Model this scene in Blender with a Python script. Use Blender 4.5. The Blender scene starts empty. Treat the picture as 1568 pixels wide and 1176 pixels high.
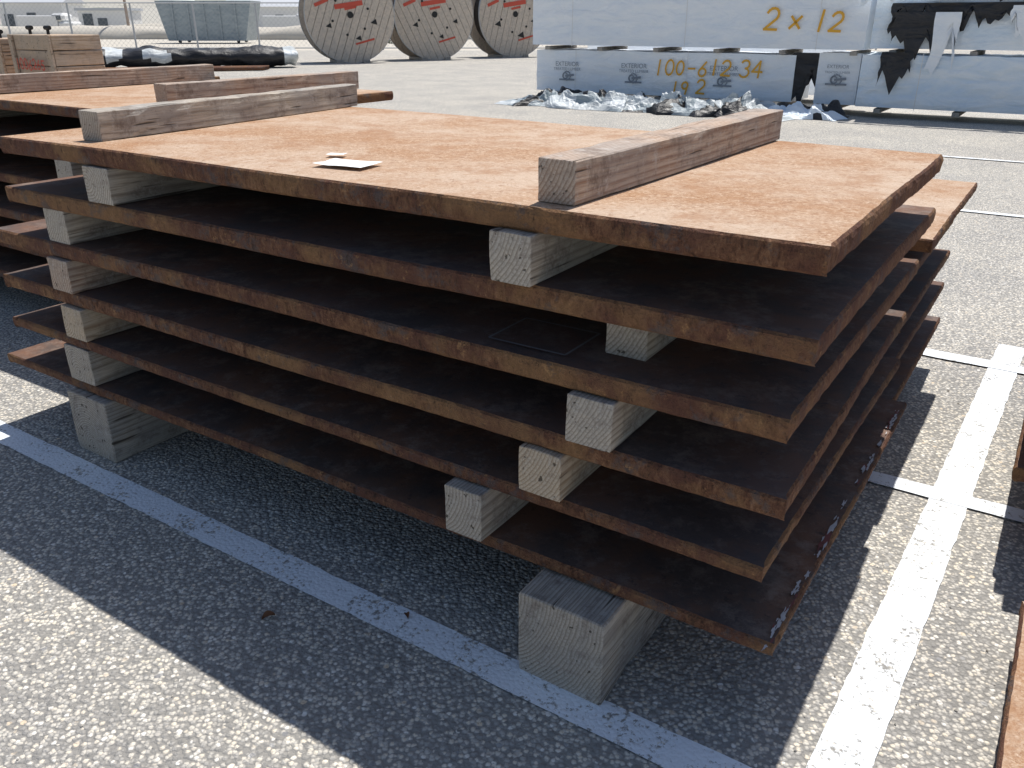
import bpy, bmesh, math, random
from mathutils import Vector, Matrix, noise
random.seed(7)
H=1.45
PITCH=math.radians(23.7)
A=Vector((-.836,.549,0)).normalized(); B=Vector((.549,.836,0)).normalized()
C0=Vector((.365,.932,0))
def P(s,t,z=0): 
    v=C0+A*s+B*t; return Vector((v.x*H,v.y*H,z*H))
scene=bpy.context.scene
col=scene.collection
# ---------------------------------------------------------------- materials
def newmat(name):
    m=bpy.data.materials.new(name); m.use_nodes=True
    nt=m.node_tree; nt.nodes.clear()
    out=nt.nodes.new('ShaderNodeOutputMaterial'); b=nt.nodes.new('ShaderNodeBsdfPrincipled')
    nt.links.new(b.outputs[0],out.inputs[0]); return m,nt,b
class G:
    def __init__(s,name,rough=.8,spec=.3,metal=0):
        s.m,s.nt,s.b=newmat(name); s.b.inputs['Roughness'].default_value=rough
        s.b.inputs['Specular IOR Level'].default_value=spec; s.b.inputs['Metallic'].default_value=metal
        s.tc=s.nt.nodes.new('ShaderNodeTexCoord'); s.co=s.tc.outputs['Object']
    def link(s,a,b): s.nt.links.new(a,b)
    def mapping(s,scale=(1,1,1),loc=None,src=None):
        n=s.nt.nodes.new('ShaderNodeMapping'); n.inputs['Scale'].default_value=scale
        s.link(src or s.co,n.inputs[0])
        if loc is not None: s.link(loc,n.inputs['Location'])
        return n.outputs[0]
    def noise(s,scale,detail=4,rough=.6,vec=None,out='Fac',dist=0):
        n=s.nt.nodes.new('ShaderNodeTexNoise'); n.inputs['Scale'].default_value=scale
        n.inputs['Detail'].default_value=detail; n.inputs['Roughness'].default_value=rough; n.inputs['Distortion'].default_value=dist
        s.link(vec or s.co,n.inputs['Vector']); return n.outputs[out]
    def vor(s,scale,out='Distance',feat='F1',vec=None,rnd=1):
        n=s.nt.nodes.new('ShaderNodeTexVoronoi'); n.feature=feat; n.inputs['Scale'].default_value=scale; n.inputs['Randomness'].default_value=rnd
        s.link(vec or s.co,n.inputs['Vector']); return n.outputs[out]
    def vor2(s,scale,vec=None):
        n=s.nt.nodes.new('ShaderNodeTexVoronoi'); n.inputs['Scale'].default_value=scale
        s.link(vec or s.co,n.inputs['Vector']); return n.outputs['Distance'],n.outputs['Color']
    def ramp(s,f,stops,interp='LINEAR'):
        n=s.nt.nodes.new('ShaderNodeValToRGB'); n.color_ramp.interpolation=interp; e=n.color_ramp.elements
        while len(e)<len(stops): e.new(.5)
        for i,(p,c) in enumerate(stops):
            e[i].position=p
            if not hasattr(c,'__len__'): c=(c,c,c)
            e[i].color=(*c[:3],1)
        s.link(f,n.inputs[0]); return n.outputs[0]
    def mix(s,f,a,b,mode='MIX'):
        n=s.nt.nodes.new('ShaderNodeMix'); n.data_type='RGBA'; n.blend_type=mode
        for v,i in ((f,0),(a,6),(b,7)):
            if isinstance(v,(int,float)):
                n.inputs[i].default_value = v if i==0 else (v,v,v,1)
            elif isinstance(v,tuple): n.inputs[i].default_value=(*v[:3],1)
            else: s.link(v,n.inputs[i])
        return n.outputs[2]
    def math(s,op,a,b=0,clamp=False):
        n=s.nt.nodes.new('ShaderNodeMath'); n.operation=op; n.use_clamp=clamp
        for v,i in ((a,0),(b,1)):
            if isinstance(v,(int,float)): n.inputs[i].default_value=v
            else: s.link(v,n.inputs[i])
        return n.outputs[0]
    def color(s,c):
        if isinstance(c,tuple): s.b.inputs['Base Color'].default_value=(*c[:3],1)
        else: s.link(c,s.b.inputs['Base Color'])
        return s
    def bump(s,h,strength=.5,dist=.01):
        n=s.nt.nodes.new('ShaderNodeBump'); n.inputs['Strength'].default_value=strength; n.inputs['Distance'].default_value=dist
        s.link(h,n.inputs['Height']); s.link(n.outputs[0],s.b.inputs['Normal']); return s
    def rnd(s):
        n=s.nt.nodes.new('ShaderNodeObjectInfo'); return n.outputs['Random']

def asphalt_color(g):
    base=g.noise(1.1,4,.6)
    warp=g.nt.nodes.new('ShaderNodeVectorMath'); warp.operation='MULTIPLY_ADD'
    nz=g.noise(130,1,.5,out='Color'); g.link(nz,warp.inputs[0]); warp.inputs[1].default_value=(.007,.007,.007); g.link(g.co,warp.inputs[2]); wv=warp.outputs[0]
    d,cell=g.vor2(86,wv); sep=g.nt.nodes.new('ShaderNodeSeparateColor'); g.link(cell,sep.inputs[0])
    chip=g.ramp(sep.outputs[0],[(0,(.16,.165,.17)),(.25,(.36,.355,.35)),(.5,(.55,.535,.50)),(.72,(.72,.68,.61)),(.88,(.82,.74,.61)),(1,(.93,.92,.89))])
    tar=g.ramp(d,[(.36,0),(.64,1)])
    c=g.mix(tar,chip,(.20,.20,.20))
    d2,cell2=g.vor2(34,wv); sep2=g.nt.nodes.new('ShaderNodeSeparateColor'); g.link(cell2,sep2.inputs[0])
    f2=g.math('MULTIPLY',g.math('GREATER_THAN',sep2.outputs[1],.66),g.ramp(d2,[(.20,1),(.27,0)]))
    peb=g.ramp(sep2.outputs[0],[(0,(.18,.19,.22)),(.35,(.42,.43,.44)),(.65,(.74,.60,.43)),(1,(.94,.93,.91))])
    c=g.mix(f2,c,peb)
    c=g.mix(.22,c,(.62,.59,.54))
    c=g.mix(1.0,c,g.ramp(base,[(.3,(.92,.91,.90)),(.7,(1.16,1.13,1.07))]),'MULTIPLY')
    h=g.math('SUBTRACT',1,d)
    return c,h
def mk_asphalt():
    g=G('asphalt',.9,.2); c,h=asphalt_color(g); g.color(c); g.bump(h,.75,.009); return g.m
def mk_paint():
    g=G('worn_road_paint',.75,.3); c,h=asphalt_color(g)
    n=g.noise(75,5,.75); n2=g.noise(7,3,.6)
    f=g.math('ADD',g.math('MULTIPLY',n,.7),g.math('MULTIPLY',n2,.40))
    f=g.math('ADD',f,g.math('MULTIPLY',h,.10))
    m=g.ramp(f,[(.49,0),(.56,1)])
    g.color(g.mix(m,c,g.mix(n2,(.82,.87,.92),(.90,.92,.94)))); g.bump(h,.45,.005); return g.m
def mk_sand():
    g=G('sand_gravel',.95,.1)
    g.color(g.mix(g.noise(1.5,4,.7),(.46,.42,.36),(.62,.58,.51))); return g.m
def mk_hill():
    g=G('desert_hillside',.95,.1)
    c=g.mix(g.noise(.03,6,.7),(.36,.35,.31),(.50,.47,.42))
    c=g.mix(g.ramp(g.vor(.12),[(.12,.8),(.28,0)]),c,(.20,.23,.17)); g.color(c); return g.m
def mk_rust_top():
    g=G('pale_rust_scale',.88,.2)  # pale tan-orange rust, the steel's own colour
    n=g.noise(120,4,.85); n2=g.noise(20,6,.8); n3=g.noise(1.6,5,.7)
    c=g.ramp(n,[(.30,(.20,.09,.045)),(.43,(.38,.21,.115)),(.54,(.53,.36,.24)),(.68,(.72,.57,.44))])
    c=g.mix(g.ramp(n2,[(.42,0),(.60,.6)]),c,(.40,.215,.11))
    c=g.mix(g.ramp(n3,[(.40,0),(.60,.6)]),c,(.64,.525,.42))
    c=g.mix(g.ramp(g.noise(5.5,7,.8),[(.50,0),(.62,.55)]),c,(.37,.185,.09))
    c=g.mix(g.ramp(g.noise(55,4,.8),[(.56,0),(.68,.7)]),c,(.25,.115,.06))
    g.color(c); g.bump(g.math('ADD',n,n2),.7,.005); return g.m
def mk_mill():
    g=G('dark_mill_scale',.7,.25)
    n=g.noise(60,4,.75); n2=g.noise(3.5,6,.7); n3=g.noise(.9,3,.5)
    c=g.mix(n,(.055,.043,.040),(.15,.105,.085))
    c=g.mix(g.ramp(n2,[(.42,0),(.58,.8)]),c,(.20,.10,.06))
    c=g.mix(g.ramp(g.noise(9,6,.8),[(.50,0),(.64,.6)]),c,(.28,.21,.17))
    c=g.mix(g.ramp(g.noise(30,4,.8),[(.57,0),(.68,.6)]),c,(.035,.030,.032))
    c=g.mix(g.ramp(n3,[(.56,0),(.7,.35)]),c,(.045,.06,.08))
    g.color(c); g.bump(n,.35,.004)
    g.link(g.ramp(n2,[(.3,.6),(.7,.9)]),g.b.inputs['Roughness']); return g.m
def mk_edge():
    g=G('rusty_flame_cut_edge',.9,.2)
    vv=g.mapping((1,1,.45))
    n=g.noise(60,5,.8,vec=vv); n2=g.noise(4.5,5,.75); n3=g.noise(190,2,.7)
    c=g.ramp(n,[(.32,(.055,.028,.020)),(.45,(.165,.08,.048)),(.57,(.27,.14,.08)),(.72,(.44,.27,.16))])
    c=g.mix(g.ramp(n2,[(.44,0),(.56,.7)]),c,(.14,.065,.050))
    c=g.mix(g.ramp(g.noise(2.6,5,.7),[(.50,0),(.60,.55)]),c,(.36,.21,.10))
    c=g.mix(g.ramp(g.noise(8,5,.8),[(.54,0),(.62,.65)]),c,(.12,.11,.11))
    c=g.mix(g.ramp(g.noise(30,5,.8,vec=vv),[(.56,0),(.66,.75)]),c,(.040,.022,.018))
    c=g.mix(g.ramp(g.noise(19,5,.85),[(.60,0),(.68,.6)]),c,(.52,.30,.14))
    c=g.mix(.3,c,g.ramp(n3,[(.3,.35),(.7,1.0)]),'MULTIPLY')
    g.color(c); g.bump(g.math('ADD',n,g.math('MULTIPLY',n3,.5)),.95,.011); return g.m
def mk_wood(name,c1,c2,c3,gray=.5,stain=.5):
    g=G(name,.88,.15)
    r=g.rnd(); cmb=g.nt.nodes.new('ShaderNodeCombineXYZ')
    g.link(g.math('MULTIPLY',r,.30),cmb.inputs[0]); g.link(g.math('MULTIPLY',r,7),cmb.inputs[1]); g.link(g.math('ADD',g.math('MULTIPLY',r,-.22),-.05),cmb.inputs[2])
    v=g.mapping((1,.05,1),loc=cmb.outputs[0])
    nz=g.noise(8,2,.5,vec=v,out='Color')
    va=g.nt.nodes.new('ShaderNodeVectorMath'); va.operation='MULTIPLY_ADD'; g.link(nz,va.inputs[0]); va.inputs[1].default_value=(.03,.0,.03); g.link(v,va.inputs[2])
    w=g.nt.nodes.new('ShaderNodeTexWave'); w.wave_type='RINGS'; w.rings_direction='Y'; w.wave_profile='SAW'; w.inputs['Scale'].default_value=34; w.inputs['Distortion'].default_value=.5; w.inputs['Detail'].default_value=2
    g.link(va.outputs[0],w.inputs['Vector'])
    fib=g.noise(190,3,.7,vec=v); big=g.noise(5,3,.6)
    c=g.ramp(w.outputs['Fac'],[(0,c1),(.55,c2),(.85,c3),(1,c1)])
    c=g.mix(g.ramp(fib,[(.33,.7),(.55,0)]),c,c3)
    c=g.mix(g.ramp(big,[(.35,0),(.62,gray)]),c,(.33,.32,.31))
    c=g.mix(g.ramp(g.noise(10,6,.8),[(.52,0),(.66,stain)]),c,(.13,.085,.06))
    c=g.mix(g.ramp(g.noise(24,5,.85),[(.54,0),(.66,stain*.8)]),c,(.62,.59,.55))
    crack=g.ramp(g.noise(60,2,.5,vec=v),[(.66,0),(.70,.8)])
    c=g.mix(crack,c,(.05,.04,.03))
    g.color(c); g.bump(g.math('SUBTRACT',g.math('ADD',g.math('MULTIPLY',w.outputs['Fac'],.4),fib),crack),.6,.005); return g.m
def mk_plain(name,c,rough=.7,var=.15,scale=8,spec=.3,bump=0):
    g=G(name,rough,spec); d=tuple(x*(1-var) for x in c)
    n=g.noise(scale,3,.65); g.color(g.mix(n,d,c))
    if bump: g.bump(n,bump,.02)
    return g.m
def mk_wrap(name,c,c2,b=.5):
    g=G(name,.45,.4)
    v=g.mapping((.7,.7,2.2)); n=g.noise(2.4,5,.6,vec=v,dist=.6); n2=g.noise(14,4,.65)
    g.color(g.mix(g.ramp(n,[(.35,0),(.65,1)]),c,c2)); g.bump(g.math('ADD',n,g.math('MULTIPLY',n2,.25)),b,.10); return g.m
M=dict(asphalt=mk_asphalt(),paint=mk_paint(),sand=mk_sand(),hill=mk_hill(),top=mk_rust_top(),mill=mk_mill(),edge=mk_edge(),
 wood=mk_wood('weathered_timber',(.50,.43,.35),(.63,.56,.47),(.27,.22,.17),.60,.6),
 woodb=mk_wood('brown_timber',(.50,.37,.28),(.64,.51,.40),(.30,.18,.12),.5,.6),
 woodl=mk_wood('pale_timber',(.58,.46,.33),(.68,.57,.43),(.36,.25,.16),.35,.5),
 reel=mk_wood('reel_boards',(.68,.58,.48),(.80,.71,.59),(.48,.38,.30),.25,.35),
 crate=mk_wood('crate_boards',(.56,.42,.30),(.68,.54,.41),(.40,.27,.17),.25,.25),
 white=mk_wrap('white_lumber_wrap',(.82,.87,.93),(.92,.94,.96),.35),
 whiteb=mk_wrap('bluish_plastic_wrap',(.68,.80,.92),(.88,.93,.97),.5),
 grayp=mk_wrap('dirty_plastic',(.40,.43,.44),(.70,.74,.76)),
 black=mk_wrap('black_plastic',(.012,.012,.014),(.035,.035,.04)),
 paper=mk_plain('paper',(.88,.88,.87),.8,.05), orange=mk_plain('orange_spray_paint',(.90,.48,.06),.6,.2,30),
 red=mk_plain('red_paint',(.66,.11,.07),.6,.25,20), ink=mk_plain('grey_print',(.30,.33,.37),.7,.2,20),
 dark=mk_plain('dark_steel',(.03,.03,.03),.6,.3), galv=mk_plain('galvanized_steel',(.50,.51,.52),.5,.15),
 bldg=mk_plain('white_siding',(.80,.80,.79),.7,.06), roof=mk_plain('metal_roofing',(.55,.57,.60),.6,.1), glass=mk_plain('window_glass',(.10,.12,.14),.2,.1),
 bluegrey=mk_wrap('blue_grey_tarp',(.26,.31,.34),(.36,.41,.43)), green=mk_plain('green_paint',(.10,.22,.12),.6,.2),
 shrub=mk_plain('shrub_foliage',(.14,.16,.09),.9,.5,3), tyre=mk_plain('rubber',(.02,.02,.02),.8,.1),
 flake=mk_plain('peeling_white_paint',(.62,.60,.60),.7,.35,60), pink=mk_plain('faded_red_primer',(.25,.09,.08),.8,.35,40),
 leaf=mk_plain('dry_leaf',(.22,.10,.05),.8,.3,50), stone=mk_plain('stone_chips',(.60,.56,.50),.9,.5,40), chalk=mk_plain('chalk_mark',(.26,.25,.25),.9,.5,80))
# ---------------------------------------------------------------- mesh helpers
def mkobj(name,verts,faces,mats,midx=None,parent=None,smooth=False,matrix=None):
    me=bpy.data.meshes.new(name); me.from_pydata([tuple(v) for v in verts],[],faces); me.update()
    for m in mats: me.materials.append(m)
    if midx: me.polygons.foreach_set('material_index',midx)
    if smooth: me.polygons.foreach_set('use_smooth',[True]*len(me.polygons))
    ob=bpy.data.objects.new(name,me); col.objects.link(ob)
    if matrix is not None: ob.matrix_world=matrix
    if parent: ob.parent=parent
    return ob
def empty(name,loc=(0,0,0)):
    e=bpy.data.objects.new(name,None); e.empty_display_size=.2; col.objects.link(e); return e
def frame(origin,xdir,ydir,zdir=Vector((0,0,1))):
    m=Matrix.Identity(4)
    for i,v in enumerate((xdir,ydir,zdir)):
        for j in range(3): m[j][i]=v[j]
    m.translation=origin; return m
class MB:
    def __init__(s): s.v=[];s.f=[];s.m=[]
    def add(s,vs,fs,mi=0):
        o=len(s.v); s.v+= [Vector(v) for v in vs]; s.f+=[tuple(i+o for i in f) for f in fs]; s.m+=[mi]*len(fs)
    def box(s,lo,hi,mi=0,mat=None,ch=0):
        x0,y0,z0=lo;x1,y1,z1=hi
        if ch:
            bm=bmesh.new(); bmesh.ops.create_cube(bm,size=1)
            for v in bm.verts: v.co=Vector(((x0+x1)/2+v.co.x*(x1-x0),(y0+y1)/2+v.co.y*(y1-y0),(z0+z1)/2+v.co.z*(z1-z0)))
            bmesh.ops.bevel(bm,geom=bm.edges[:],offset=ch,segments=1,affect='EDGES')
            bm.verts.index_update(); vs=[v.co.copy() for v in bm.verts]; fs=[tuple(v.index for v in f.verts) for f in bm.faces]; bm.free()
        else:
            vs=[Vector(c) for c in ((x0,y0,z0),(x1,y0,z0),(x1,y1,z0),(x0,y1,z0),(x0,y0,z1),(x1,y0,z1),(x1,y1,z1),(x0,y1,z1))]
            fs=[(0,3,2,1),(4,5,6,7),(0,1,5,4),(1,2,6,5),(2,3,7,6),(3,0,4,7)]
        if mat is not None: vs=[mat@v for v in vs]
        s.add(vs,fs,mi)
    def cyl(s,a,b,r,n=16,mi=0,caps=True,r2=None):
        a=Vector(a);b=Vector(b);d=(b-a).normalized(); u=d.orthogonal().normalized(); w=d.cross(u); r2=r if r2 is None else r2
        vs=[a+(u*math.cos(2*math.pi*i/n)+w*math.sin(2*math.pi*i/n))*r for i in range(n)]+[b+(u*math.cos(2*math.pi*i/n)+w*math.sin(2*math.pi*i/n))*r2 for i in range(n)]
        fs=[(i,(i+1)%n,n+(i+1)%n,n+i) for i in range(n)]
        if caps: fs+=[tuple(range(n-1,-1,-1)),tuple(range(n,2*n))]
        s.add(vs,fs,mi)
    def obj(s,name,mats,parent=None,smooth=False,matrix=None): return mkobj(name,s.v,s.f,mats,s.m,parent,smooth,matrix)
def fixn(ob):
    bm=bmesh.new(); bm.from_mesh(ob.data); bmesh.ops.recalc_face_normals(bm,faces=bm.faces[:]); bm.to_mesh(ob.data); bm.free()
def plate(name,corners,zt,th,parent=None,mats=None,seed=0,rough=.0030,sag=0):
    cs=[P(a,b,0) for a,b in corners]; pts=[]
    for i in range(4):
        a=cs[i];b=cs[(i+1)%4]; n=max(2,int((b-a).length/.025))
        d=(b-a).normalized(); nr=Vector((d.y,-d.x,0))
        cen=(cs[0]+cs[2])/2
        if nr.dot((a+b)/2-cen)<0: nr=-nr
        for k in range(n):
            p=a.lerp(b,k/n); w=noise.noise(Vector((p.x*2,p.y*2,seed*3.1)))*.005
            pts.append((p+nr*w,nr))
    n=len(pts); V=[];F=[];mi=[]
    rings=[(-.010,0),(-.002,.007),(0,.35*th*H),(.001,.7*th*H),(-.001,th*H-.005),(-.006,th*H)]
    for k,(ins,dz) in enumerate(rings):
        for j,(p,nr) in enumerate(pts):
            jit=noise.noise(Vector((p.x*30,p.y*30,seed+k*5)))*rough
            q=p+nr*(ins+jit)
            V.append(Vector((q.x,q.y,zt*H-th*H+dz+noise.noise(Vector((p.x*1.2,p.y*1.2,seed)))*.004)))
    for k in range(len(rings)-1):
        for j in range(n):
            F.append((k*n+j,k*n+(j+1)%n,(k+1)*n+(j+1)%n,(k+1)*n+j)); mi.append(1)
    F.append(tuple(range(n-1,-1,-1))); mi.append(2)
    F.append(tuple(range((len(rings)-1)*n,len(rings)*n))); mi.append(0)
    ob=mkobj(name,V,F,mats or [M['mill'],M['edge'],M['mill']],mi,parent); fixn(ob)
    return ob
def beam(name,p0,p1,w,h,mat,parent=None,seed=0,ch=.0025):
    """timber from p0 to p1 (bottom-centre line), local Y along length"""
    p0=Vector(p0);p1=Vector(p1); L=(p1-p0).length; y=(p1-p0).normalized(); x=y.cross(Vector((0,0,1))).normalized(); z=x.cross(y)
    n=max(2,int(L/.05)); K=4
    prof=[]
    def seg(a,b):
        for i in range(K): prof.append((a[0]+(b[0]-a[0])*i/K,a[1]+(b[1]-a[1])*i/K))
    c8=[(-w/2+ch,0),(w/2-ch,0),(w/2,ch),(w/2,h-ch),(w/2-ch,h),(-w/2+ch,h),(-w/2,h-ch),(-w/2,ch)]
    for i in range(0,8,2): seg(c8[i],c8[i+1]); prof.append(c8[i+1])
    m=len(prof); V=[];F=[]
    ys=[0,ch*.7]+[L*k/n for k in range(1,n)]+[L-ch*.7,L]
    for i,yy in enumerate(ys):
        end=i in(0,len(ys)-1); near=i in (0,1,len(ys)-2,len(ys)-1)
        for a,b in prof:
            ja=noise.noise(Vector((a*12+seed,yy*5,b*12)))*.003; jb=noise.noise(Vector((a*12,yy*4+seed,b*12+7)))*.0025
            edge=abs(abs(a)-w/2)<ch*1.1 and (b<ch*1.1 or b>h-ch*1.1)
            dent=max(0,noise.noise(Vector((yy*9,seed*3+a*3,b*3)))-.25)*.014 if edge else 0
            jy=noise.noise(Vector((a*30,b*30,seed*2.3)))*.003 if near else 0
            sc=1-(2*ch/w*.5 if end else 0)
            V.append(Vector((a*sc+ja-math.copysign(dent,a),yy+jy,h/2+(b-h/2)*(1-(ch/h if end else 0))+(jb-dent*.8 if b>h*.6 else 0))))
    for i in range(len(ys)-1):
        for k in range(m): F.append((i*m+k,(i+1)*m+k,(i+1)*m+(k+1)%m,i*m+(k+1)%m))
    F.append(tuple(range(m-1,-1,-1))); F.append(tuple(range((len(ys)-1)*m,len(ys)*m)))
    ob=mkobj(name,V,F,[mat],None,parent,False,frame(p0,x,y,z)); fixn(ob)
    return ob
def ribbon(mb,pts,w,mi=0):
    for i in range(len(pts)-1):
        a=Vector((pts[i][0],0,pts[i][1])); b=Vector((pts[i+1][0],0,pts[i+1][1])); d=(b-a)
        if d.length<1e-6: continue
        d.normalize(); n=Vector((-d.z,0,d.x))*w/2; e=d*w*.4; yo=Vector((0,-.0008*(i%7),0))
        mb.add([a-n-e+yo,b-n+e+yo,b+n+e+yo,a+n-e+yo],[(0,1,2,3)],mi)
def arc(cx,cy,rx,ry,a0,a1,n=10):
    return [(cx+rx*math.cos(math.radians(a0+(a1-a0)*i/n)),cy+ry*math.sin(math.radians(a0+(a1-a0)*i/n))) for i in range(n+1)]
GL={'0':[arc(.35,.5,.3,.5,90,450,14)],'1':[[(.35,0),(.37,1)]],'2':[arc(.35,.7,.3,.3,160,-40,8)+[(.05,.02),(.68,.0)]],
'3':[arc(.33,.75,.27,.25,150,-80,8)+arc(.33,.25,.3,.27,80,-150,8)],'4':[[(.5,0),(.5,1),(.05,.35),(.7,.35)]],
'5':[[(.65,1),(.15,1),(.1,.58)]+arc(.33,.3,.3,.3,110,-140,8)],'6':[[(.55,1)]+arc(.35,.28,.28,.28,150,510,12)],
'9':[arc(.35,.7,.27,.28,0,360,12)+[(.6,.65),(.5,0)]],'x':[[(.1,.1),(.6,.65)],[(.1,.65),(.6,.1)]],'-':[[(.1,.5),(.55,.5)]],' ':[]}
def writing(name,text,origin,xd,nd,size,w,mat,parent,seed=1,slant=0):
    mb=MB(); rr=random.Random(seed); x=0
    for ch in text:
        dy=rr.uniform(-.08,.08); sc=rr.uniform(.9,1.1)
        for st in GL.get(ch,[]): ribbon(mb,[((x+px*sc+slant*py)*size,(py*sc+dy)*size) for px,py in st],w)
        x+=.85 if ch!=' ' else .5
    return mb.obj(name,[mat],parent,False,frame(origin,xd,-nd))
# ---------------------------------------------------------------- ground
def sheet(name,x0,y0,x1,y1,z,mat,n=1):
    return mkobj(name,[(x0,y0,z),(x1,y0,z),(x1,y1,z),(x0,y1,z)],[(0,1,2,3)],[mat])
sheet('ground',-1500,-300,1500,2500,-.03,M['sand'])
sheet('parking_lot',-60,-15,60,47,0,M['asphalt'])
def stripe(a,b,w):
    pa=P(*a);pb=P(*b); d=(pb-pa).normalized(); n=Vector((-d.y,d.x,0))*w/2; L=(pb-pa).length; k=max(2,int(L/.03)); V=[];F=[]
    for i in range(k+1):
        p=pa.lerp(pb,i/k); j1=noise.noise(p*14)*.006+noise.noise(p*50)*.004; j2=noise.noise(p*14+Vector((5,5,5)))*.006+noise.noise(p*50+Vector((9,9,9)))*.004
        V+=[p+n*(1+j1*12),p-n*(1+j2*12)]
    for i in range(k): F.append((2*i,2*i+1,2*i+3,2*i+2))
    for v in V: v.z=stripe.z
    stripe.z+=.0012
    return mkobj('parking_stripe',V,F,[M['paint']])
stripe.z=.004
stripe((3.6,-.087),(-1.2,-.087),.10)
stripe((-.104,-.6),(-.185,2.1),.115)
stripe((.15,.93),(-.30,.93),.085)
stripe((1.5,1.885),(-1.2,1.875),.10)
for t in (4.4,6.6): stripe((6,t),(-4,t),.08)
# ---------------------------------------------------------------- main stack
st=empty('steel_plate_stack')
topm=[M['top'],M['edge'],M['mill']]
TH=[.037,.036,.036,.034,.027,.025]
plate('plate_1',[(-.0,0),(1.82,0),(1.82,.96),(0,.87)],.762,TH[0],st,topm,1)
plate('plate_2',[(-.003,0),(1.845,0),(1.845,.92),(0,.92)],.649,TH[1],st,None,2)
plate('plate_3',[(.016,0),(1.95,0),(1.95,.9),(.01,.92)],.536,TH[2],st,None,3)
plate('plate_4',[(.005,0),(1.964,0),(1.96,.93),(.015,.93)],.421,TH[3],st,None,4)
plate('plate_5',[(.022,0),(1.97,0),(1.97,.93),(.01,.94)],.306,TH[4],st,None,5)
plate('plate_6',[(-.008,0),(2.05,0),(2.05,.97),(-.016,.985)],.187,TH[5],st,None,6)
zs=[.762,.649,.536,.421,.306,.187]
def spacer(nm,s0,s1,t,gap,mat='wood',seed=0,skew=0,L=.85):
    zb=zs[gap+1]; zt=zs[gap]-TH[gap]; c=(s0+s1)/2
    beam(nm,P(c,t,zb+.0007),P(c+skew,t+L,zb+.0007),(s1-s0)*H,(zt-zb-.0014)*H,M[mat],st,seed)
spacer('spacer_1',.397,.468,-.012,0,'wood',1,.01)
spacer('spacer_2',1.42,1.508,0,0,'wood',2)
spacer('spacer_3',.252,.32,.08,1,'wood',3)
spacer('spacer_4',1.63,1.714,.006,1,'wood',4)
spacer('spacer_5',.259,.334,-.01,2,'wood',5)
spacer('spacer_6',1.644,1.724,-.005,2,'woodb',6)
spacer('spacer_7',.343,.42,-.006,3,'woodl',7)
spacer('spacer_8',1.629,1.71,-.006,3,'woodl',8)
spacer('spacer_9',.485,.561,-.022,4,'wood',12)
spacer('spacer_10',1.644,1.746,0,4,'wood',10)
beam('timber_block',P(.303,-.068,0),P(.303,.95,0),.155*H,.160*H,M['wood'],None,20,.005)
beam('timber_block',P(1.67,-.018,0),P(1.67,.95,0),.158*H,.160*H,M['wood'],None,21,.005)
beam('timber_beam',P(.386,.036,.763),P(.362,.90,.763),.064*H,.0615*H,M['woodb'],None,30)
beam('timber_beam',P(1.555,.063,.763),P(1.665,.97,.763),.058*H,.0615*H,M['wood'],None,31)
def paper(s,t,w,l,rot,z=.765):
    c=P(s,t,z); V=[];F=[];n=6
    for i in range(n+1):
        for j in range(n+1):
            x=(i/n-.5)*w;y=(j/n-.5)*l; V.append((x,y,.003+.006*abs(noise.noise(Vector((x*12,y*12,s))))))
    for i in range(n):
        for j in range(n): F.append((i*(n+1)+j,(i+1)*(n+1)+j,(i+1)*(n+1)+j+1,i*(n+1)+j+1))
    mkobj('paper_sheet',V,F,[M['paper']],None,None,True,Matrix.Translation(c)@Matrix.Rotation(rot,4,'Z'))
paper(.865,.12,.15,.10,-.45); paper(.96,.19,.05,.035,-.2)
# chalk inspection box drawn on the third plate
mb=MB(); cs=[(.36,.03),(.50,.03),(.50,.14),(.36,.14)]
for i in range(4):
    a=P(*cs[i],.536);b=P(*cs[(i+1)%4],.536); d=(b-a).normalized(); n=Vector((-d.y,d.x,0))*.003; z=Vector((0,0,.0065+i*.0004))
    mb.add([a-n+z,b-n+z,b+n+z,a+n+z],[(0,1,2,3)])
mb.obj('chalk_box',[M['chalk']],st)
# peeling paint flakes on bottom plate right rim
mb=MB(); rr=random.Random(3)
for i in range(80):
    t=rr.uniform(.02,.97) if rr.random()<.35 else rr.choice((.08,.33,.60,.85))+rr.gauss(0,.035)
    s=-.004-.008*t+ rr.uniform(.0,.009); r=rr.uniform(.003,.011)*(1.5 if .28<t<.38 else 1); c=P(s,t,0); c.z=.187*H+.0045+ i*.00003
    n=13; vs=[]
    for k in range(n):
        a=k*2*math.pi/n; q=rr.uniform(.4,1.4); vs.append(c+B*(math.cos(a)*r*q*rr.uniform(1.2,2.8))+A*(math.sin(a)*r*.4*q))
    mb.add(vs,[tuple(range(n))],0 if rr.random()<.65 else 1)
mb.obj('paint_flakes',[M['flake'],M['pink']],st)
# ---------------------------------------------------------------- neighbour stacks
def stack(specs,th=.032,blocks=(.15,.85)):
    e=empty('steel_plate_stack'); prev=0
    sp=sorted(specs,key=lambda q:q[4])
    for i,(s0,s1,t0,t1,z) in enumerate(sp):
        plate('plate_%d'%(i+1),[(s0,t0),(s1,t0),(s1,t1),(s0,t1)],z,th,e,topm if i==len(sp)-1 else None,40+i+int(s0*10))
        zb=prev
        for k,f in enumerate(blocks):
            c=s0+(s1-s0)*f+random.uniform(-.05,.05); hh=z-th-zb
            beam('spacer_%d_%d'%(i,k),P(c,t0+.005,zb+.001),P(c,t1-.01,zb+.001),min(.12,hh)*H,(hh-.002)*H,M['wood'],e,i*3+k,min(.003,hh*.2))
        prev=z
    return e
stack([(.0,1.8,.99,1.80,.568),(.04,1.8,1.0,1.8,.47),(.03,1.85,1.0,1.78,.37),(.03,1.8,1.0,1.79,.268),(.02,1.82,1.0,1.8,.153)],.03)
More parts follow.
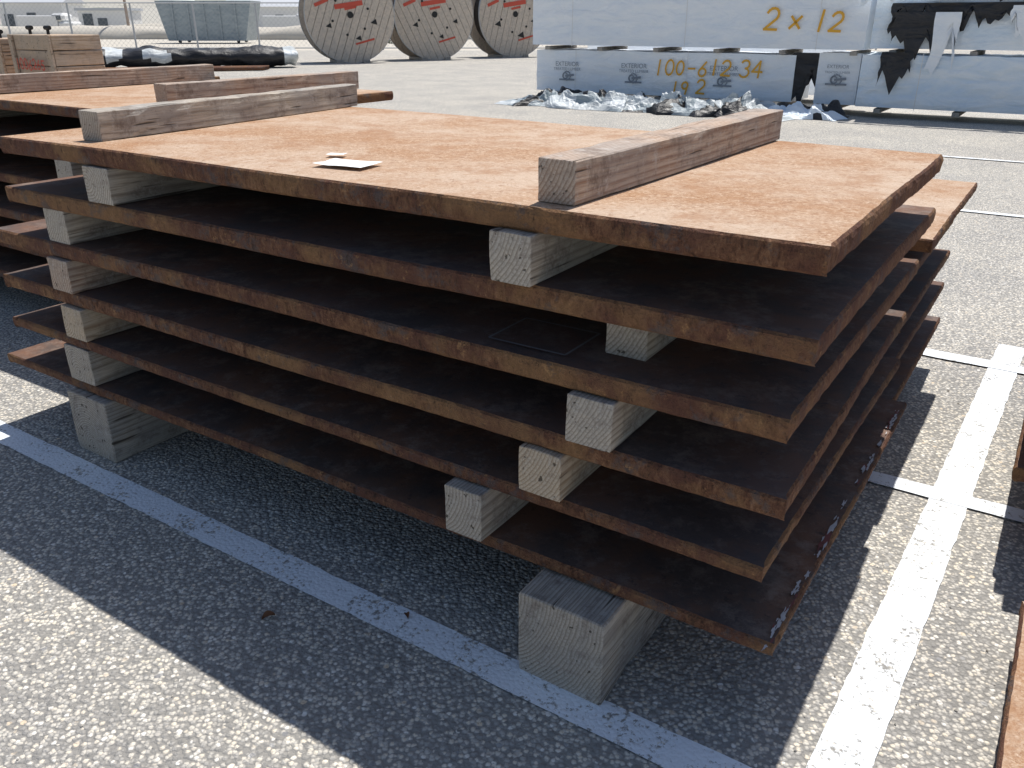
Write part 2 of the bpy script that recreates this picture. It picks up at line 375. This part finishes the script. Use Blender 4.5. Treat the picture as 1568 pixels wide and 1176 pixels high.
stack([(1.95,3.8,.50,1.50,.76),(2.15,3.95,.46,1.45,.64),(2.1,3.9,.48,1.45,.52),(2.12,3.9,.46,1.45,.40),(2.14,3.9,.47,1.45,.28),(2.12,3.9,.46,1.45,.16)])
beam('timber_beam',P(2.15,.66,.762),P(2.15,1.5,.762),.06*H,.062*H,M['woodb'],None,32)
beam('timber_beam',P(3.05,.6,.762),P(3.05,1.55,.762),.06*H,.062*H,M['woodb'],None,33)
stack([(-2.1,-.25,.75,1.6,.2),(-2.1,-.25,.75,1.6,.31),(-2.1,-.26,.75,1.6,.42)])
stack([(-2.1,-.305,-.6,.45,.10)],.026)
# ---------------------------------------------------------------- far crate stack
stack([(5.2,7.4,2.2,3.3,.62),(5.2,7.4,2.2,3.3,.45),(5.2,7.4,2.2,3.3,.28)])
def crate(s,t,z,w,h,text):
    e=empty('timber_crate'); mb=MB(); n=3
    fr=frame(P(s,t,z),-A,B)
    for k in range(n): mb.box((-w/2,0,h*k/n+.003),(w/2,.5,h*(k+1)/n-.003),0,None,.006)
    for x in (-w*.46,w*.46): mb.box((x-.03,-.028,-.0),(x+.03,-.003,h),0,None,.004)
    mb.obj('boards',[M['crate']],e,False,fr)
    mb=MB()
    for x in (-w*.22,w*.22):
        mb.cyl((x,.1,h),(x,.1,h+.06),.015,8); mb.cyl((x-.04,.1,h+.06),(x+.04,.1,h+.06),.02,8)
    mb.obj('lifting_bolts',[M['dark']],e,False,fr)
    writing('number_marking',text,fr@Vector((-w*.40,-.035,h*.25)),-A,-B,w/8.2,.014,M['red'],e,5)
crate(5.75,2.25,.625,.72,.42,'1006265'); crate(6.35,2.25,.625,.60,.38,'00263')
# ---------------------------------------------------------------- lumber bundles
TB=9.45
def bundle(s0,s1,z0,z1,t0=TB,dep=.75,mat='white',seed=0,wr=.018):
    e=empty('wrapped_lumber_bundle'); L=(s1-s0)*H; D=dep*H; hh=(z1-z0)*H; fr=frame(P(s1,t0,z0),-A,B)
    V=[];F=[];nx=max(6,int(L/.10)); ny=8;nz=12
    path=[(0,hh*k/nz) for k in range(nz+1)]+[(D*k/ny,hh) for k in range(1,ny+1)]+[(D,hh*(nz-k)/nz) for k in range(1,nz+1)]+[(D*(ny-k)/ny,0) for k in range(1,ny)]
    m=len(path)
    for i in range(nx+1):
        x=L*i/nx
        for (y,z) in path:
            p=Vector((x,y,z))
            w=noise.noise(Vector((x*1.3+seed*7,y*2,z*5)))*wr+noise.noise(Vector((x*5+seed,y*5,z*9)))*wr*.5
            q=p+Vector((0,(-1 if y<D*.01 else 1 if y>D*.99 else 0),(1 if z>hh*.99 else 0)))*w
            V.append(q)
    for i in range(nx):
        for k in range(m): F.append((i*m+k,(i+1)*m+k,(i+1)*m+(k+1)%m,i*m+(k+1)%m))
    F.append(tuple(range(m))); F.append(tuple(nx*m+k for k in range(m-1,-1,-1)))
    ob=mkobj('wrapper',V,F,[M[mat]],None,e,False,fr); fixn(ob)
    mb=MB(); x=.35
    while x<L-.1:
        mb.box((x-.05,-.02,-.085),(x+.05,D,-.022),0); x+=1.15
    mb.obj('dunnage',[M['wood']],e,False,fr)
    mb=MB(); x=.9
    while x<L-.3:
        mb.box((x-.005,-wr*1.4,-.02),(x+.005,-wr*1.4+.002,hh+wr)); x+=2.3
    mb.obj('straps',[M['bldg']],e,False,fr)
    return e,fr,L,hh
b1,f1,L1,h1=bundle(2.70,6.23,.115,.635,seed=1)
b2,f2,L2,h2=bundle(1.96,6.27,.70,1.27,TB-.05,seed=2)
b3,f3,L3,h3=bundle(1.98,2.44,.115,.66,seed=3,mat='white')
b4,f4,L4,h4=bundle(-3.2,1.95,.115,.66,TB-.1,seed=4,mat='whiteb',wr=.035)
b5,f5,L5,h5=bundle(-3.0,1.9,.72,1.32,TB-.05,seed=5,mat='whiteb',wr=.04)
b6,f6,L6,h6=bundle(2.6,6.1,.115,.9,TB+1.2,seed=6); 
def at(fr,x,z,y=-.045): return fr@Vector((x,y,z))
writing('size_marking','2 x 12',at(f2,L2*.735,h2*.33),-A,-B,.30,.04,M['orange'],b2,2,.15)
writing('lot_marking','100-612 34',at(f1,L1*.50,h1*.50),-A,-B,.25,.032,M['orange'],b1,3,.1)
writing('count_marking','19 2',at(f1,L1*.57,h1*.08),-A,-B,.22,.032,M['orange'],b1,4,.1)
def logo(parent,fr,x,z,sc=1):
    for i,(tx,dz,sz) in enumerate((('EXTERIOR',.13,.085),('TREATED LUMBER',.05,.055))):
        cu=bpy.data.curves.new('print','FONT'); cu.body=tx; cu.size=sz*sc*1.5; cu.align_x='CENTER'
        tmp=bpy.data.objects.new('print',cu); col.objects.link(tmp)
        dg=bpy.context.evaluated_depsgraph_get(); me=bpy.data.meshes.new_from_object(tmp.evaluated_get(dg)); bpy.data.objects.remove(tmp)
        ob=bpy.data.objects.new('printed_text',me); me.materials.append(M['ink']); col.objects.link(ob)
        ob.matrix_world=frame(fr@Vector((x,-.04,z+dz)),-A,Vector((0,0,1)),-B); ob.parent=parent
    mb=MB()
    for (cx,r) in ((0,.075),(-.04,.05)):
        for a in range(14):
            a0=a*2*math.pi/14; p=lambda rr,aa:(cx+math.cos(aa)*rr,math.sin(aa)*rr)
            ribbon(mb,[p(r,a0),p(r*1.15,a0+.25),p(r,a0+.45)],.018)
    ribbon(mb,[(-.16,-.07),(.16,-.07)],.03); ribbon(mb,[(-.02,0),(.14,.02)],.04)
    mb.obj('printed_mark',[M['ink']],parent,False,frame(fr@Vector((x,-.038,z-.05)),-A,B))
for fx in (.14,.42,.76): logo(b1,f1,L1*fx,h1*.45,.9)
logo(b3,f3,L3*.5,h3*.55,.6)
def ragged(name,fr,x0,x1,ztop,depthf,mat,seed,y=-.06):
    n=max(8,int((x1-x0)/.04)); V=[];F=[];m=8
    for i in range(n+1):
        x=x0+(x1-x0)*i/n; d=depthf*(.45+1.1*abs(noise.noise(Vector((x*2.6,seed,0))))+.7*noise.noise(Vector((x*9,seed,3))))
        for k in range(m):
            f=k/(m-1); V.append(Vector((x+noise.noise(Vector((x*4,f*3,seed)))*.06,y-.05*abs(noise.noise(Vector((x*5,f*4,seed+2)))),ztop-d*f)))
    for i in range(n):
        for k in range(m-1): F.append((i*m+k,(i+1)*m+k,(i+1)*m+k+1,i*m+k+1))
    return mkobj(name,V,F,[M[mat]],None,None,True,fr)
ragged('black_gap_sheet',f5,.25,4.2,h5*.75,.42,'black',1)
ragged('black_gap_sheet',f5,.3,1.0,h5*.6,.75,'black',2,-.09)
ragged('black_gap_sheet',f4,.3,.75,h4*1.05,.70,'black',5)
ragged('black_gap_sheet',f5,.9,5.5,h5*1.12,.3,'black',9,-.12)
ragged('plastic_tarp',f5,-.2,2.4,h5*1.10,.30,'whiteb',12,-.15)
ragged('plastic_tarp',f5,.9,1.25,h5*.6,.9,'white',14,-.13)
ragged('plastic_tarp',f5,1.9,2.15,h5*.7,.6,'white',17,-.13)
ragged('black_gap_sheet',f1,L1-.05,L1+.42,h1*1.05,.95,'black',7,.03)  # black sheet spanning the gap between the two lower bundles
def crumple(name,s0,s1,t0,t1,hh,seed,mats):
    nx=int((s1-s0)*H/.045); ny=max(6,int((t1-t0)*H/.045)); V=[];F=[];mi=[]
    for i in range(nx+1):
        for j in range(ny+1):
            s=s0+(s1-s0)*i/nx; t=t0+(t1-t0)*j/ny
            e=min(1,6*min(i/nx,1-i/nx))*math.sin(math.pi*min(1,max(0,j/ny)))**.6
            p=P(s,t,0); q=Vector((p.x*2.0,p.y*2.0,seed))
            z=e*hh*H*(.3+.9*abs(noise.noise(q))+.8*abs(noise.noise(q*2.3))+.35*abs(noise.noise(q*5)))
            o=Vector((noise.noise(q*1.5+Vector((9,0,0))),noise.noise(q*1.5+Vector((0,9,0))),0))*.22
            V.append(p+o+Vector((0,0,max(.006,z))))
    for i in range(nx):
        for j in range(ny):
            F.append((i*(ny+1)+j,i*(ny+1)+j+1,(i+1)*(ny+1)+j+1,(i+1)*(ny+1)+j))
            c=V[F[-1][0]]; k=noise.noise(Vector((c.x*.9+seed,c.y*1.6,0)))+.25*noise.noise(c*5); mi.append(0 if k>-.05 else 1 if k>-.22 else 2)
    return mkobj(name,V,F,mats,mi)
crumple('crumpled_tarp',2.4,6.3,TB-1.1,TB-.12,.19,3,[M['grayp'],M['bluegrey'],M['black']])
crumple('crumpled_tarp',1.95,2.9,TB-.7,TB-.12,.15,8,[M['whiteb'],M['black'],M['black']])
# ---------------------------------------------------------------- cable reels
def reel(x,y,r,w,ang,seed):
    e=empty('cable_reel'); n=Vector((math.sin(ang),-math.cos(ang),0)); xd=Vector((math.cos(ang),math.sin(ang),0))
    c=Vector((x*H,y*H,r*H)); R=r*H; W=w*H
    rr=random.Random(seed)
    for side,off in (('front',0),('back',W)):
        mb=MB(); pw=2*R/13; th=.09; rot=rr.uniform(-.5,.5)
        for i in range(13):
            x0=-R+i*pw+.008;x1=x0+pw-.016; k=5
            xs=[x0+(x1-x0)*j/k for j in range(k+1)]
            up=[(q,math.sqrt(max(0.0004,R*R-q*q))) for q in xs]; dn=[(q,-z) for q,z in reversed(up)]
            loop=up+dn; m=len(loop)
            cr,sr=math.cos(rot),math.sin(rot)
            loop=[(a*cr-b*sr,a*sr+b*cr) for a,b in loop]
            dd=rr.uniform(-.006,.006)
            vs=[(a,dd,b) for a,b in loop]+[(a,th,b) for a,b in loop]
            mb.add(vs,[tuple(range(m)),tuple(range(2*m-1,m-1,-1))]+[(j,m+j,m+(j+1)%m,(j+1)%m) for j in range(m)])
        o=c-n*off if side=='back' else c
        fl=mb.obj(side+'_flange',[M['reel']],e,False,frame(o,xd,-n)); fixn(fl)
        mb=MB(); N=48
        for i in range(N):
            a=2*math.pi*i/N;b=2*math.pi*(i+1)/N
            q=[(math.cos(z)*rr2,yy,math.sin(z)*rr2) for z in (a,b) for rr2 in (R+.002,R+.015) for yy in (-.005,th+.005)]
            mb.add(q,[(0,1,5,4),(2,6,7,3),(0,4,6,2),(1,3,7,5)])
        mb.obj(side+'_rim',[M['galv']],e,False,frame(o,xd,-n))
    mb=MB(); mb.cyl((0,.09,0),(0,W,0),R*.78,40); mb.obj('cable_winding',[M['black']],e,True,frame(c,xd,-n))
    mb=MB(); mb.cyl((0,-.012,0),(0,-.006,0),R*.07,20)
    for k in range(6):
        a=k*math.pi/3+.3; mb.cyl((math.cos(a)*R*.42,-.02,math.sin(a)*R*.42),(math.cos(a)*R*.42,-.006,math.sin(a)*R*.42),R*.028,10)
    for a in (-.3,2.2,3.6,5.0):
        p=Vector((math.cos(a)*R*.55,-.014,math.sin(a)*R*.5)); s_=R*.1*rr.uniform(.6,1.1)
        mb.add([p+Vector((-s_,0,-s_*.2)),p+Vector((s_*.6,0,s_*.8)),p+Vector((s_*.9,0,-s_*.7))],[(0,1,2)])
    mb.obj('arbor_hole_and_bolts',[M['dark']],e,False,frame(c,xd,-n))
    mb=MB()
    for k in range(3):
        a0=60+k*25; ribbon(mb,[(px,pz) for px,pz in arc(0,0,R*.62,R*.62,a0,a0+15,5)],R*.10)
    q=rr.uniform(-.1,.1)
    ribbon(mb,[(-R*.3,R*(.22+q)),(R*.25,R*(.30+q))],R*.10); ribbon(mb,[(-R*.1,R*.12),(R*.12,R*.16)],R*.05); ribbon(mb,[(R*.1,-R*.6),(R*.5,-R*.5)],R*.04); ribbon(mb,[(R*.3,R*.5),(R*.6,R*.35)],R*.06); ribbon(mb,[(-R*.75,R*.2),(-R*.5,R*.3)],R*.07)
    mb.obj('stencil_marks',[M['red']],e,False,frame(c+n*.016,xd,-n))
    mb=MB()
    for sx in (-.5,.5): mb.box((sx-.12,-.05,-R),(sx+.12,W+.1,-R+.1))
    mb.obj('chocks',[M['wood']],e,False,frame(c,xd,-n))
reel(-4.07,22.8,1.13,.9,.38,1)
reel(-2.1,24.6,1.15,.9,.48,2)
reel(.1,26.4,1.17,.9,.5,3)
# ---------------------------------------------------------------- wrapped pipe bundle far left
def lump(name,p0,p1,r,mats,seed,sq=.8):
    p0=Vector(p0);p1=Vector(p1);L=(p1-p0).length;d=(p1-p0).normalized();u=Vector((-d.y,d.x,0)); n=int(L/.12);m=16;V=[];F=[];mi=[]
    for i in range(n+1):
        f=i/n; c=p0.lerp(p1,f); rad=r*(.9+.35*noise.noise(c*.9+Vector((seed,0,0))))*(.35 if i in(0,n) else 1)
        for k in range(m):
            a=2*math.pi*k/m; q=c+u*math.cos(a)*rad*1.6+Vector((0,0,1))*math.sin(a)*rad*sq
            q+=Vector((0,0,1))*noise.noise(q*3+Vector((seed,1,2)))*r*.25; q.z=max(q.z,.01); V.append(q)
    for i in range(n):
        for k in range(m):
            F.append((i*m+k,(i+1)*m+k,(i+1)*m+(k+1)%m,i*m+(k+1)%m)); f=i/n; mi.append(1 if (f>.93 or f<.06 or noise.noise(V[i*m+k]*.8)>.50) else 0)
    F+= [tuple(range(m)),tuple(n*m+k for k in range(m))]; mi+=[1,1]
    return mkobj(name,V,F,mats,mi,None,True)
lump('tarp_wrapped_pipe_bundle',(-10.0*H,19.2*H,.35),(-5.0*H,20.8*H,.35),.42,[M['black'],M['grayp']],2)
mb=MB()
for k in range(5): mb.cyl((-10.4*H,(18.2-k*.12)*H,.07),(-5.4*H,(19.7-k*.12)*H,.07),.06,10)
mb.obj('steel_pipe_bundle',[M['edge']])
# ---------------------------------------------------------------- fence, buildings, hills
fe=empty('chain_link_fence'); yF=33.*H*1.0
mb=MB(); x=-30
while x<22: mb.cyl((x,yF,0),(x,yF,2.3),.05,8); x+=3.3
for z in (.1,2.3): mb.cyl((-30,yF,z),(22,yF,z),.03,6)
mb.obj('posts_and_rails',[M['galv']],fe)
mb=MB(); w=.006; step=.25
x=-32
while x<24:
    for sg in (1,-1):
        a=Vector((x,yF,.1));b=Vector((x+sg*2.2,yF,2.3)); mb.add([a-Vector((w,0,0)),a+Vector((w,0,0)),b+Vector((w,0,0)),b-Vector((w,0,0))],[(0,1,2,3)])
    x+=step
mb.obj('wire_mesh',[M['galv']],fe)
def building(x,y,w,d,h,gable=True,name='white_warehouse',z=0):
    e=empty(name); mb=MB(); mb.box((x-w/2,y,z),(x+w/2,y+d,z+h)); mb.obj('walls',[M['bldg']],e)
    mb=MB()
    if gable: mb.add([(x-w/2-.3,y-.3,z+h+.003),(x+w/2+.3,y-.3,z+h+.003),(x+w/2+.3,y+d+.3,z+h+.003),(x-w/2-.3,y+d+.3,z+h+.003),(x-w/2-.3,y+d/2,z+h+h*.35),(x+w/2+.3,y+d/2,z+h+h*.35)],[(0,1,5,4),(2,3,4,5),(0,4,3),(1,2,5),(0,3,2,1)])
    else: mb.box((x-w/2-.2,y-.2,z+h+.003),(x+w/2+.2,y+d+.2,z+h+.25))
    mb.obj('roof',[M['roof']],e)
    mb=MB(); k=max(1,int(w/4))
    for i in range(k):
        cx=x-w/2+w*(i+.5)/k; mb.box((cx-.5,y-.04,z+h*.4),(cx+.5,y-.003,z+h*.7))
    mb.box((x-w/2+.5,y-.05,z),(x-w/2+1.5,y-.004,z+2.1)); mb.obj('windows_and_door',[M['glass']],e)
building(-62,92,6,5,2.8); building(-53,100,7,5,3.2); building(-43,95,5,4,2.4,False); building(-31,112,9,6,3.0); building(-73,95,8,6,3.2); building(-48,150,16,8,4,False)
e=empty('storage_tank'); mb=MB(); mb.cyl((-36,98,0),(-36,98,3.5),1.8,28); mb.cyl((-36,98,3.5),(-36,98,4.0),1.8,28,0,True,.3); mb.obj('shell',[M['bldg']],e,True)
def pile(name,cx,cy,rx,ry,h,mat,seed,z0=0):
    V=[];F=[];n=40;m=12
    for j in range(m+1):
        f=j/m
        for i in range(n):
            a=2*math.pi*i/n; rr_=math.cos(f*math.pi/2)**.5*(1+.12*noise.noise(Vector((math.cos(a)*1.3,math.sin(a)*1.3,seed)))); q=Vector((cx+rx*rr_*math.cos(a),cy+ry*rr_*math.sin(a),z0+h*math.sin(f*math.pi/2)))
            q+=Vector((0,0,1))*noise.noise(q*.5+Vector((seed,0,0)))*h*.3*(f>0); V.append(q)
    for j in range(m):
        for i in range(n): F.append((j*n+i,j*n+(i+1)%n,(j+1)*n+(i+1)%n,(j+1)*n+i))
    return mkobj(name,V,F,[M[mat]],None,None,True)
def dumpster(cx,cy,w,d,h):
    e=empty('open_dumpster'); mb=MB(); wb=w*.82; t=.12
    o=[(-wb/2,-d/2,.15),(wb/2,-d/2,.15),(wb/2,d/2,.15),(-wb/2,d/2,.15),(-w/2,-d/2,h),(w/2,-d/2,h),(w/2,d/2,h),(-w/2,d/2,h)]
    i_=[(-wb/2+t,-d/2+t,.3),(wb/2-t,-d/2+t,.3),(wb/2-t,d/2-t,.3),(-wb/2+t,d/2-t,.3),(-w/2+t,-d/2+t,h),(w/2-t,-d/2+t,h),(w/2-t,d/2-t,h),(-w/2+t,d/2-t,h)]
    vs=[Vector((cx+a,cy+b,c)) for a,b,c in o+i_]
    mb.add(vs,[(0,3,2,1),(0,1,5,4),(1,2,6,5),(2,3,7,6),(3,0,4,7),(8,9,10,11),(8,12,13,9),(9,13,14,10),(10,14,15,11),(11,15,12,8),(4,5,13,12),(5,6,14,13),(6,7,15,14),(7,4,12,15)])
    for k in range(5):
        x=-wb*.4+k*wb*.2; mb.box((cx+x-.06,cy-d/2-.08,.15),(cx+x+.06,cy-d/2-.003,h))
    mb.obj('body',[M['bluegrey']],e); mb=MB()
    for sx in (-1,1):
        for sy in (-1,1): mb.cyl((cx+sx*wb*.38,cy+sy*d*.35-.1,.09),(cx+sx*wb*.38,cy+sy*d*.35+.1,.09),.09,12)
    mb.obj('wheels',[M['tyre']],e)
dumpster(-21.3,64,6.6,2.6,2.7)
for k,(x,y,r) in enumerate(((-60,75,14),(-36,80,16),(-15,78,14),(5,85,12))): pile('gravel_berm',x,y,r,3,1.0,'sand',k+5)
def truck(x,y,mat):
    e=empty('parked_truck'); mb=MB(); mb.box((x-2.6,y-1,.5),(x+1.2,y+1,1.9),0,None,.08); mb.box((x+1.25,y-1,.5),(x+2.6,y+1,1.35),0,None,.15); mb.box((x+.6,y-.95,1.35),(x+1.9,y+.95,2.1),0,None,.25); mb.obj('body',[mat],e)
    mb=MB()
    for wx in (-1.7,1.6):
        for wy in (-1.02,.82): mb.cyl((x+wx,y+wy,.42),(x+wx,y+wy+.2,.42),.42,18)
    mb.obj('wheels',[M['tyre']],e); mb=MB(); mb.box((x+.8,y-.97,1.5),(x+1.6,y-.952,1.9)); mb.obj('window',[M['glass']],e)
truck(-29,84,M['green']); truck(-44,86,M['bldg']); truck(-22,90,M['bldg'])
for (x,y,h) in ((-42,70,9),(-34,80,10),(-56,85,10)):
    mb=MB(); mb.cyl((x,y,0),(x,y,h),.14,8,0,True,.09); mb.box((x-1,y-.06,h-.7),(x+1,y+.06,h-.55)); mb.obj('utility_pole',[M['woodb']])
mb=MB(); rr=random.Random(5)
for i in range(120):
    x=rr.uniform(-110,40); y=rr.uniform(62,150); r=rr.uniform(.3,1.0)
    for k in range(40):
        d=Vector((rr.gauss(0,1),rr.gauss(0,1),abs(rr.gauss(0,.7)))).normalized()*r*rr.uniform(.5,1.1); c=Vector((x,y,0))+d
        u=Vector((rr.gauss(0,1),rr.gauss(0,1),rr.gauss(0,1))).normalized(); v=u.orthogonal().normalized(); s_=r*.25
        mb.add([c-u*s_,c+v*s_*.6,c+u*s_,c-v*s_*.6],[(0,1,2,3)])
mb.obj('desert_shrubs',[M['shrub']])
V=[];F=[];nx=70;ny=24
for i in range(nx+1):
    for j in range(ny+1):
        x=-900+1800*i/nx; y=170+1200*j/ny; f=j/ny; z=-.5+190*f**1.15*(.75+.5*noise.noise(Vector((x*.003,y*.003,1))))+6*noise.noise(Vector((x*.02,y*.02,4)))*min(1,f*8)
        V.append((x,y,z))
for i in range(nx):
    for j in range(ny): F.append((i*(ny+1)+j,(i+1)*(ny+1)+j,(i+1)*(ny+1)+j+1,i*(ny+1)+j+1))
mkobj('hills',V,F,[M['hill']],None,None,True)
# ---------------------------------------------------------------- ground litter
mb=MB(); rr=random.Random(9)
for i in range(900):
    x=rr.uniform(-2.6,3.2); y=rr.uniform(.9,5); r=rr.uniform(.0015,.0045) if rr.random()<.95 else rr.uniform(.005,.008)
    c=Vector((x,y,r*.5)); vs=[c+Vector((rr.uniform(.6,1.2)*r*a,rr.uniform(.6,1.2)*r*b,rr.uniform(.5,.9)*r*d)) for a,b,d in ((1,0,0),(-1,0,0),(0,1,0),(0,-1,0),(0,0,1),(0,0,-1))]
    mb.add(vs,[(0,2,4),(2,1,4),(1,3,4),(3,0,4),(2,0,5),(1,2,5),(3,1,5),(0,3,5)])
mb.obj('loose_gravel',[M['stone']])
def leaf(s,t,r,rot):
    V=[];F=[];n=8
    for i in range(n+1):
        f=i/n; w=math.sin(math.pi*f)**.8*r*.35
        V+=[(f*r-r/2,-w,.008+.010*math.sin(f*3)),(f*r-r/2,0,.003+.006*math.sin(f*3)),(f*r-r/2,w,.01+.008*math.sin(f*3))]
    for i in range(n): F+=[(3*i,3*i+3,3*i+4,3*i+1),(3*i+1,3*i+4,3*i+5,3*i+2)]
    mkobj('dry_leaf',V,F,[M['leaf']],None,None,True,Matrix.Translation(P(s,t,0))@Matrix.Rotation(rot,4,'Z'))
leaf(.83,-.21,.035,.5); leaf(.62,-.07,.02,2); leaf(-.22,.05,.022,1.2)
# ---------------------------------------------------------------- light, world, camera
sv=Vector((.1618,.3316,.76)).normalized()
w=bpy.data.worlds.new("World"); scene.world=w; w.use_nodes=True; nt=w.node_tree
bg=nt.nodes['Background']; sk=nt.nodes.new('ShaderNodeTexSky'); sk.sky_type='NISHITA'; sk.sun_disc=False
sk.sun_elevation=math.asin(sv.z); sk.sun_rotation=math.atan2(sv.x,sv.y); sk.dust_density=1.0
nt.links.new(sk.outputs[0],bg.inputs[0]); bg.inputs[1].default_value=.10
sl=bpy.data.lights.new('sun','SUN'); sl.energy=5; sl.angle=math.radians(.53); sl.color=(1,.965,.91)
so=bpy.data.objects.new('sun',sl); col.objects.link(so); so.rotation_euler=sv.to_track_quat('Z','Y').to_euler()
cam=bpy.data.cameras.new('camera'); cam.sensor_width=36; cam.lens=1268/1568*36; cam.clip_end=4000; cam.clip_start=.05
co=bpy.data.objects.new('camera',cam); col.objects.link(co); co.location=(0,0,H); co.rotation_euler=(math.pi/2-PITCH,0,0)
scene.camera=co
scene.view_settings.view_transform='Standard'; scene.view_settings.look='None'; scene.view_settings.exposure=0
